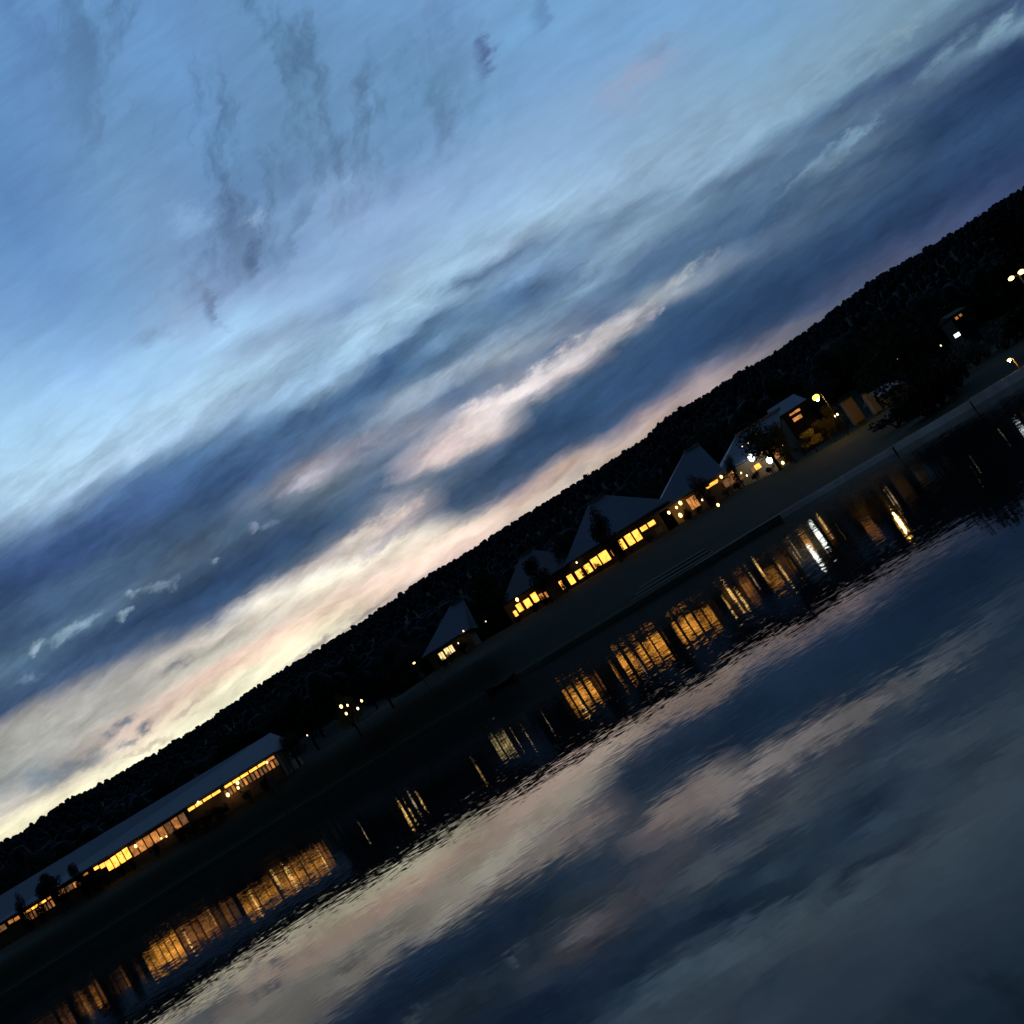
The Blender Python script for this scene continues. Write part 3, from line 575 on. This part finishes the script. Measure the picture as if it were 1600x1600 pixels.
strip(Zc,8,(15,1145),(200,1040),.55,2,'pane'); strip(Zc,8,(205,1035),(430,900),.5,2,'pane'); strip(Zc,8,(470,860),(770,670),.48,3,'pane'); strip(Zc,8,(775,660),(1100,470),.48,3,['pane','pane','orange'])
strip(Za,8,(290,765),(575,592),.42,3,'pane'); strip(Za,8,(580,580),(640,555),.4,1,'orange'); strip(Za,8,(85,870),(240,800),.6,2,'paned')
strip(Za,8,(700,510),(1000,340),.9,3,['paned','panex','orange']); strip(Za,8,(1030,285),(1100,250),.4,1,'paned'); strip(Za,8,(-300,1110),(60,890),.9,3,'panex')
def strip2(base, s, p, q, drop, thick, n, m):
    a, b_ = P(base[0]+p[0]/s, base[1]+p[1]/s, DL), P(base[0]+q[0]/s, base[1]+q[1]/s, DL)
    for i in range(n):
        x0 = a.x + (b_.x-a.x)*i/n + .07; x1 = a.x + (b_.x-a.x)*(i+1)/n - .07; zt = min(ez-.2, a.z + (b_.z-a.z)*(i+.5)/n) - drop
        window(hall, x0, x1, zt-thick, zt, DL, m[i % len(m)], 1)
strip2(Zc,8,(430,880),(1110,465),.58,1.15,14,['panex','panex','paned','panex','panex','orange','panex','panex','paned','panex','panex','paned','orange','panex'])
strip2(Za,8,(290,765),(640,560),.5,1.1,8,['panex','paned','panex','paned','paned','panex'])
# open end porch
po = MB()
for px in (437, 443, 449): 
    q = P(px, 1190-(px-437)*.62, DL); po.box(q.x-.08, q.x+.08, DL-.6, DL-.44, zb, ez-.2)
po.build('porch_post', M['timber'], hall); local(hall)

# house behind the street lamp, booths and stalls on the right
def gable_house(label, x0, x1, y, zb, ez, rz, depth, wins, roofm='roof', name='gabled_house', wallm='wall'):
    t = thing(name, ((x0+x1)/2, y+depth/2, zb), label, 'building'); MB().box(x0, x1, y, y+depth, zb, ez).build('wall', M[wallm], t)
    a, b_ = x0-.4, x1+.4; ym = y+depth/2
    MB().poly([(a,y-.5,ez+.003),(b_,y-.5,ez+.003),(b_,y+depth+.5,ez+.003),(a,y+depth+.5,ez+.003),(a,ym,rz),(b_,ym,rz),(a,y-.5,ez+.15),(b_,y-.5,ez+.15),(b_,y+depth+.5,ez+.15),(a,y+depth+.5,ez+.15)],
      [(0,3,2,1),(0,1,7,6),(6,7,5,4),(1,2,8,5,7),(3,0,6,4,9),(2,3,9,8),(8,9,4,5)]).build('roof', M[roofm], t)
    for w in wins: window(t, *w[:4], y, *(w[4:]))
    local(t); return t
Z7 = (1200,560); DH = 176
hw = [W_(Z7,8,(262,700),(340,690),'orange',1,DH), W_(Z7,8,(325,655),(408,650),'orange',1,DH), W_(Z7,8,(300,755),(435,735),'orange',1,DH)]
q0, q1 = P(1222,652,DH), P(1258,630,DH)
gable_house('small house with a pale blue roof and orange windows behind the bright street lamp', q0.x, q1.x, DH, 5, P(1236,641,DH).z, P(1236,618,DH+4).z, 8, [w for w in hw if w[3]-w[2]>.1], 'roof', 'gabled_house', 'timber')
def panel_booth(name, label, tl, tr, bl, D, m, cat):
    a, b_, c = P(*tl, D), P(*tr, D), P(*bl, D); zb = c.z; gz = ground(a.x, D)
    t = thing(name, ((a.x+b_.x)/2, D+.6, gz), label, cat)
    MB().box(a.x, b_.x, D, D+1.6, zb, a.z).build('side_panel', M[m], t)
    MB().box(a.x-.12, b_.x+.12, D-.12, D+1.72, a.z+.002, a.z+.14).build('roof', M['dark'], t)
    MB().box(a.x+.1, b_.x-.1, D+.1, D+1.5, gz-.3, zb-.002).build('base', M['dark'], t)
    local(t); return t
DB = 150
panel_booth('booth', 'tall salmon-pink booth catching the street lamp light', (1317,629), (1331,621), (1339,662), DB, 'booth', 'booth')
panel_booth('booth', 'tall grey booth, unlit, right of the pink one', (1350,615), (1358,609), (1370,645), DB, 'grey', 'booth')
gable_house('low grey shed with a dull roof between the booths and the tent', P(1372,620,DB).x, P(1400,603,DB).x, DB, 3.5, P(1388,612,DB).z, P(1385,598,DB+3).z, 6, [], 'roof2', 'grey_shed', 'grey')
# pinkish pointed tent
a, b_, c, d, ap = P(1403,606,DB), P(1420,600,DB), P(1410,614,DB), P(1421,606,DB), P(1408,589,DB)
t = thing('pointed_tent', ((a.x+b_.x)/2, DB+1.2, c.z), 'small pointed tent with tan canvas', 'tent')
zc = c.z-.2; cw = a.z
MB().poly([(a.x,DB,zc),(b_.x,DB,zc),(b_.x,DB+2.4,zc),(a.x,DB+2.4,zc),(a.x,DB,cw),(b_.x,DB,cw),(b_.x,DB+2.4,cw),(a.x,DB+2.4,cw)], [(0,1,5,4),(1,2,6,5),(2,3,7,6),(3,0,4,7),(0,3,2,1)]).build('canvas_wall', M['booth'], t)
MB().poly([(a.x-.1,DB-.1,cw+.003),(b_.x+.1,DB-.1,cw+.003),(b_.x+.1,DB+2.5,cw+.003),(a.x-.1,DB+2.5,cw+.003),((a.x+b_.x)/2,DB+1.2,ap.z)], [(0,3,2,1),(0,1,4),(1,2,4),(2,3,4),(3,0,4)]).build('canvas_roof', M['booth'], t)
local(t)

# ------------------------------------------------------------------ lamps
def lamp_post(px, py, D, r, bulb, label, name='lamp_post', cat='lamp', group=None, arm=0.0, real=True):
    c = P(px, py, D); gz = ground(c.x + arm, D)
    t = thing(name, (c.x + arm, D, gz), label, cat, group); h = c.z - gz
    pts = [(0,0,-.1),(0,0,h*.5),(0,0,h + (.3 if arm else -r))]
    MB().tube(pts, [.07,.05,.04], 8).build('post', M['dark'], t)
    if arm: MB().tube([(0,0,h+.25),(-arm*.5,0,h+.42),(-arm,0,h+r*.7)], .03, 6).build('arm', M['dark'], t)
    hd = MB().ball((-arm,0,h), r, r*.8).build('globe', M[bulb], t, True)
    if bulb == 'bulbs': MB().ball((-arm,0,h-r*.78), .17, .14).build('bulb', M['core'], t, True)
    MB().ball((-arm,0,h+r*.82), r*.5, r*.16).build('cap', M['dark'], t, True)
    return t
def wall_lamp(px, py, D, r, bulb, label, group='small lanterns along the terrace'):
    c = P(px, py, D)
    t = thing('lantern', (c.x, D, c.z), label, 'lamp', group)
    MB().ball((0,0,0), r, r*1.35).build('bulb', M[bulb], t, True)
    gz = ground(c.x, D)
    MB().tube([(0,.0,-r*1.2),(0,0,gz-c.z-.05)], .02, 5).build('stake', M['dark'], t)
    MB().box(-r*.8, r*.8, -r*.8, r*.8, r*1.36, r*1.36+.05).build('cap', M['dark'], t)
    return t
lamp_post(1275,621,145,.5,'bulbs','brightest street lamp, orange, above the lit tree','street_lamp','street lamp', arm=.8)  # glowing globe oversized to stand in for the lamp's glare
# twin-headed street lamp at the right edge
DT = 85; a = P(1592,428,DT); b_ = P(1580,435,DT); gz = ground(a.x, DT)
pt = P(1600,449,DT); t = thing('street_lamp', (a.x-.05, DT, gz), 'tall twin-headed street lamp at the right edge, both heads lit', 'street lamp')
xp = t.location.x; h = a.z - gz
MB().tube([(0,0,-.1),(0,0,h*.6),(0,0,h+.05)], [.09,.07,.05], 8).build('post', M['cap'], t)
MB().tube([(b_.x-xp,0,b_.z-gz+.2),(0,0,h-.1),(.28,0,h+.1)], .035, 6).build('arm', M['cap'], t)
for (xx, z2, r) in ((b_.x-xp, b_.z-gz, .23), (.28, h+.03, .26)):
    hd = MB().ball((xx,0,z2), r, r*.7).build('globe', M['bulb'], t, True)
# low bent bollard lamp
DQ = 80; c = P(1594,552,DQ); gz = ground(c.x, DQ+2)
t = thing('bollard_lamp', (c.x+.25, DQ+2, gz), 'low bent bollard lamp shining on the waterside path at the right edge', 'lamp'); h = c.z-gz
MB().tube([(0,0,-.05),(0,0,h-.1),(-.04,0,h+.05),(-.16,0,h+.09)], .045, 7).build('post', M['timber'], t)
MB().ball((-.27,0,h), .16, .09).build('globe', M['bulb'], t, True)
MB().ball((-.27,0,h-.1), .05).build('bulb', M['core'], t, True)
lamp_post(647,1036,150,.17,'bulb','single warm lamp on a post left of the small pavilion')
wall_lamp(808,937,164,.22,'bulb','warm lamp at the left corner under the roof with four bright windows')
for px, py, r, bu, lb in [(533,1104,.2,'bulb','largest and leftmost lantern of the garden cluster'),(541,1115,.16,'bulb','lowest lantern of the garden cluster, under the biggest one'),
     (543,1102,.13,'bulb','smallest lantern of the garden cluster, right of the biggest one'),(565,1095,.15,'bulb','rightmost lantern of the garden cluster'),(559,1107,.16,'bulbo','dull orange lantern in the garden cluster')]:
    wall_lamp(px, py, 152, r, bu, lb, 'lanterns of the garden cluster')
for px, py, r, bu, lb in [
     (1174,715,.46,'bulbw','bright white floodlight left of the yellow window'),(1202,719,.42,'bulbw','bright greenish white lamp right of the yellow window'),
     (1190,707,.16,'bulb','small lamp above and between the two white floodlights'),(1223,723,.20,'bulb','warm lamp at the right end of the terrace'),
     (1224,695,.14,'bulbo','dim lamp high under the big tree'),(1063,786,.24,'bulb','larger lamp left of the orange wall'),(1057,793,.17,'bulb','smaller lamp beside the larger one left of the orange wall'),
     (1063,805,.26,'bulb','lamp glowing near the ground left of the orange wall'),(1045,801,.20,'bulb','lamp at the left corner of the blue-grey roofed pavilion'),
     (1097,781,.14,'bulbo','orange lamp just right of the orange wall'),(1127,745,.20,'bulb','pale lamp between the yellow window and the brown wall'),
     (1144,737,.16,'bulb','lamp above the brown wall'),(1158,739,.13,'bulbo','faint lamp right of the brown wall'),(1167,743,.12,'bulbo','faintest orange lamp right of the brown wall'),
     (724,986,.11,'bulbo','tiny pale lamp right of the small pavilion roof'),(716,1005,.10,'bulbo','tiny pale lamp right of the three pale windows'),
     (901,879,.12,'bulbo','tiny white lamp above the long row of yellow windows'),(759,971,.08,'bulbo','faint lamp alone between the two left pavilions'),
     (480,1149,.09,'bulbo','tiny white lamp right of the long hall'),(1408,557,.12,'bulbo','dim lamp in the dark above the pointed tent'),(1402,562,.10,'bulbo','dimmer lamp in the dark above the pointed tent, left of the other'),
     (1470,540,.09,'bulbo','faint lamp below the white lit panel'),(1160,697,.13,'bulbo','dull orange lamp in the left edge of the big tree'),(1169,692,.13,'bulbo','dull orange lamp in the big tree, upper of two'),
     (1305,650,.13,'bulbo','left of two small yellow lamps between street lamp and pink booth'),(1308.5,647.5,.13,'bulbo','right of two small yellow lamps between street lamp and pink booth'),
     (371,1223,.22,'bulb','bright lamp under the right part of the long hall roof'),(372,1231,.17,'bulb','lamp just below the bright one at the right part of the long hall'),
     (356,1242,.24,'bulb','low wide lamp before the right part of the long hall'),(417,1191,.15,'bulb','lamp near the right end of the long hall'),
     (310,1254,.18,'bulb','lamp in the thin lit strip near the middle of the long hall'),(212,1322,.2,'bulb','lamp in the amber part of the long hall, right of its bright windows'),
     (252,1310,.1,'bulb','left of two tiny lamps before the amber part of the long hall'),(260,1307,.1,'bulb','right of two tiny lamps before the amber part of the long hall'),
     (1122,789,.17,'bulb','low warm lamp on the lawn before the terrace')]:
    dd = 165.0
    if px in (1408,1402,1470,1305,1308.5): dd = 148
    if px == 1122: dd = 140
    wall_lamp(px, py, dd, r, bu, lb)
# white lit panel on posts
a, b_ = P(1490,523,120), P(1501,524,120)
c = P(1495.5,523.5,120); gz = ground(c.x, 120)
t = thing('lit_sign', (c.x, 120, gz), 'small blank white panel, brightly lit, high in the dark at right', 'sign'); h = c.z-gz
MB().box(-.30, .30, -.06, .06, h-.20, h+.20).build('panel', M['sign'], t)
for s in (-.3, .3): MB().tube([(s,.12,-.1),(s,.12,h+.26)], .04, 6).build('post', M['dark'], t)
x0, x1, z0, z1 = rect((1493,496),(1505,497),200)
# dim far window in a hut
DHt = 190
q = P(1498,495,DHt); gz = ground(q.x, DHt)
gable_house('dark hut in the woods with two dim yellow windows', q.x-1.4, q.x+1.4, DHt, gz-.3, q.z+.6, q.z+1.5, 5, [(q.x-.75,q.x-.12,q.z-.3,q.z+.3,'paned',1),(q.x+.1,q.x+.7,q.z-.2,q.z+.35,'paned',1)], 'leaf', 'wooden_hut', 'dark')

# ------------------------------------------------------------------ white stair railings, gravel steps, boat, notice board
def railing(p0, p1, D, n, label):
    a, b_ = P(*p0, D), P(*p1, D); t = thing('stair_railing', (a.x, D, a.z), label, 'railing', 'white railings on the lawn steps')
    dx, dz = b_.x-a.x, b_.z-a.z
    for i in range(n):
        q = i/(n-1); MB().box(dx*q-.025, dx*q+.025, -.03, .03, dz*q-.45, dz*q+.45).build('baluster', M['white'], t)
    MB().tube([(0,0,.47),(dx,0,dz+.47)], .025, 5).build('handrail', M['dark'], t)
    MB().tube([(0,0,-.47),(dx,0,dz-.47)], .025, 5).build('bottom_rail', M['dark'], t)
railing((1150,790),(1167,766), 158, 10, 'long white stair railing climbing the lawn below the terrace')
railing((1193,752),(1213,735), 158, 7, 'short white railing just below the white floodlights')
railing((1026,830),(1034,826), 160, 4, 'short white railing at the right end of the yellow windows')
mb_ = MB()
ca = P(1050,877,112); 
rows = along_shore((985,925), (1120,860), 4.2, 4.9, .05)
t = thing('lawn_steps', (rows[0][0][0], rows[0][0][1], rows[0][0][2]-.1), 'three long pale stone steps in the bank by the water', 'steps')
for k_, (o0, o1) in enumerate(((3.6,4.3),(6.0,6.8),(8.6,9.5))):
    rows = along_shore((980+k_*12,930), (1110-k_*4,860), o0, o1, .05)
    m2 = MB()
    for q in rows: m2.v += q
    n0 = len(m2.v); m2.v += [(x, y, z-.12) for (x, y, z) in m2.v]
    for i in range(len(rows)-1):
        m2.f += [(2*i,2*i+1,2*i+3,2*i+2), (2*i,2*i+2,n0+2*i+2,n0+2*i)]
    m2.build('step', M['step'], t)
local(t)
# rowing boat moored at the bank
def hull(L_, B_, Hh):
    mb = MB(); ns = 14; prof = [(-1,1),(-.85,.35),(-.5,0),(0,-.05),(.5,0),(.85,.35),(1,1)]
    for i in range(ns+1):
        s = i/ns; w = math.sin(math.pi*min(1,.12+s*.88))**.6 if s < 1 else .02; sh = .25*(2*s-1)**2
        for (px_, pz_) in prof: mb.v.append(((s-.5)*L_, px_*w*B_/2, pz_*Hh + (sh if pz_ > .9 else 0)))
    k = len(prof)
    for i in range(ns):
        for j in range(k-1): mb.f.append([i*k+j, (i+1)*k+j, (i+1)*k+j+1, i*k+j+1])
    mb.f.append([j for j in range(k)]); return mb
c = P(788,1076,126); sd = None
yb_ = [y for y in range(60, 200) if shore_dist(c.x/126*y, y) < -1.2][-1]
t = thing('rowing_boat', (c.x/126*yb_, yb_, -.12), 'dark red rowing boat moored against the far bank', 'boat'); t.rotation_euler.z = R(-28)
MB_ = hull(4.6, 1.5, .55); MB_.build('hull', M['red'], t, True)
for xx in (-1.0, .3, 1.4): MB().box(xx-.12, xx+.12, -.6, .6, .36, .40).build('seat', M['timber'], t)
for (px, lb) in (((842,1041), 'grey mooring post right of the red boat'), ((758,1103), 'grey mooring post left of the red boat')):
    X_, _z = ray(*px); yy_ = [y/2 for y in range(120, 400) if shore_dist(X_*y/2, y/2) < -.4][-1]
    tag(MB().tube([(X_*yy_, yy_, -1.5), (X_*yy_, yy_, .7), (X_*yy_+.05, yy_, 1.0)], [.1,.1,.07], 8).build('mooring_post', M['cap']), lb, 'post', 'grey mooring posts')
# notice board near the long hall's end
c = P(425,1222,150); gz = ground(c.x, 150)
t = thing('notice_board', (c.x, 150, gz), 'pale blank notice board on the lawn by the right end of the long hall', 'notice board'); h = max(1.6, c.z-gz)
MB().box(-.5, .5, -.04, .04, h-.55, h+.65).build('board', M['cap'], t)
for s in (-.42, .42): MB().box(s-.05, s+.05, .045, .12, -.1, h+.65).build('post', M['timber'], t)

# ------------------------------------------------------------------ trees standing near the buildings
rnd = random.Random(3)
near = [
 ('round',82,1392,(70,1352),160,50,'dark tree hiding the gap in the long hall roof','leafc'),
 ('round',35,1418,(15,1395),161,22,'thin dark tree before the left end of the long hall','leafc'),
 ('round',122,1372,(108,1346),161,24,'small dark tree in front of the long hall, right of the roof gap','leafc'),
 ('round',768,935,(745,890),170,70,'tall black tree between the two left pavilions','leaf'),
 ('round',842,905,(826,866),161,42,'black tree covering the right half of the roof with four windows','leaf'),
 ('round',882,862,(862,822),176,58,'tall black tree left of the largest pavilion','leaf'),
 ('round',930,812,(917,790),158,42,'thin-leaved tree before the roof of the largest pavilion','leafc'),
 ('round',1020,795,(1000,752),172,46,'black tree between the largest and the blue-grey pavilion','leaf'),
 ('round',1092,762,(1080,735),160,38,'rounded black tree in front of the blue-grey roof','leaf'),
 ('round',1142,728,(1132,706),161,30,'small dark tree left of the white floodlights','leaf'),
 ('round',1192,690,(1172,642),157,88,'biggest dark tree, right of the blue-grey roof','leaf'),
 ('round',1222,690,(1208,650),155,40,'dark tree between the biggest tree and the street lamp','leaf'),
 ('round',1292,676,(1283,646),150.5,48,'tree lit golden beneath the street lamp','leaf_lit'),
 ('round',1270,695,(1262,668),150,38,'low tree lit golden left of the street lamp','leaf_lit'),
 ('round',1308,660,(1296,624),156,34,'tree lit at its edge behind the street lamp','leaf_lit'),
 ('round',1385,585,(1362,528),165,90,'black tree mass above the booths','leaf'),
 ('round',1440,560,(1415,500),150,80,'black tree right of the pointed tent','leaf'),
 ('round',460,1180,(440,1140),172,60,'black tree at the right end of the long hall','leaf'),
 ('round',540,1108,(525,1078),158,50,'tree faintly lit by the garden lanterns','leaf_lit'),
 ('round',600,1080,(585,1045),160,60,'dark tree right of the garden lanterns','leaf'),
 ('round',650,1030,(635,992),170,60,'dark tree behind the single warm lamp','leaf'),
 ('round',1590,455,(1560,405),170,80,'dark tree left of the twin-headed lamp','leaf'),
]
for (kd, px, py, top, D_, wpx, lb, lf) in near: tree_px(kd, px, py, top, D_, wpx, lb, lf)
for X_, D_, h, lb in ((.372, 96, 11.5, 'tall dark waterside tree left of the white lit panel'), (.525, 94, 13, 'tall dark waterside tree at the far right edge'), (.58, 84, 12.5, 'dark waterside tree beyond the right edge')):
    plant('round', X_*D_, D_, h, h*.8, lb, 'tree', z=ground(X_*D_, D_)-.2)
# shrubs that break up the lit fronts
sh = [(955,843,(948,834),14),(966,852,(960,838),14),(912,895,(908,886),16),(880,912,(876,905),14),(935,884,(931,877),10),(988,860,(985,850),12),(1015,843,(1010,838),16),
      (150,1370,(146,1359),26),(165,1372,(160,1362),14),(128,1382,(122,1370),22),(185,1356,(180,1350),14),(205,1350,(202,1341),14),(96,1402,(88,1388),24),(62,1420,(55,1408),18),(40,1436,(34,1426),14),
      (320,1284,(312,1272),30),(345,1265,(338,1256),24),(300,1294,(293,1285),22),(278,1300,(273,1292),18),(240,1325,(236,1317),16),(385,1238,(380,1232),18),(410,1222,(405,1215),16),
      (690,1032,(686,1024),12),(702,1024,(699,1018),12),(722,1012,(718,1000),20),(810,968,(806,960),14),(835,950,(830,942),14),(850,940,(846,930),18),
      (1075,808,(1068,800),16),(1095,800,(1090,790),14),(1112,788,(1108,770),22),(1070,795,(1066,789),8),(1155,760,(1150,752),20),(1135,770,(1130,764),16),(1205,735,(1200,728),16),(1232,715,(1226,706),20),(1180,745,(1176,738),14),(1250,700,(1242,690),30),(1320,668,(1314,658),22)]
for i, (px, py, top, wpx) in enumerate(sh):
    c = P(px, py, 161.5); zt = P(*top, 161.5).z; gz = ground(c.x, 161.5)
    w = wpx*161.5/F*1.15
    where = ('the long hall' if px < 430 else 'the small pavilion' if px < 740 else 'the roof with four windows' if px < 870 else 'the long row of yellow windows' if px < 1040 else 'the terrace')
    plant('bush', c.x, 161.5, max(.8, (zt-gz)*1.05), max(w, .9), 'dark shrub in the row planted before ' + where, 'shrub', 'shrubs planted before ' + where, rnd=rnd)

# bushes added to stand in for the dark of the bank, right half, before the booths and the sign
rnd = random.Random(21)
X_ = .335
while X_ < .52:
    D_ = rnd.uniform(105, 118) if X_ < .36 else rnd.uniform(100, 125)
    h = rnd.uniform(1.6, 2.6) + (1.0 if X_ > .38 else 0)
    plant('bush', X_*D_, D_, h, rnd.uniform(3.5, 5.5), 'added bush standing in for the dark of the lawn between the quay wall and the booths', 'bush', 'bushes added for the dark of the lawn above the quay wall', name='bush', rnd=rnd)
    X_ += rnd.uniform(.010, .017)
for X_, D_, w, h in ((.365, 97, 6, 3.2), (.38, 98, 6, 4.0), (.395, 99, 5, 3.0), (.49, 94, 6, 4), (.51, 93, 6, 4)):
    plant('bush', X_*D_, D_, h, w, 'dense dark bush at the foot of a tall waterside tree', 'bush', 'dense bushes under the waterside trees', name='bush', rnd=rnd)
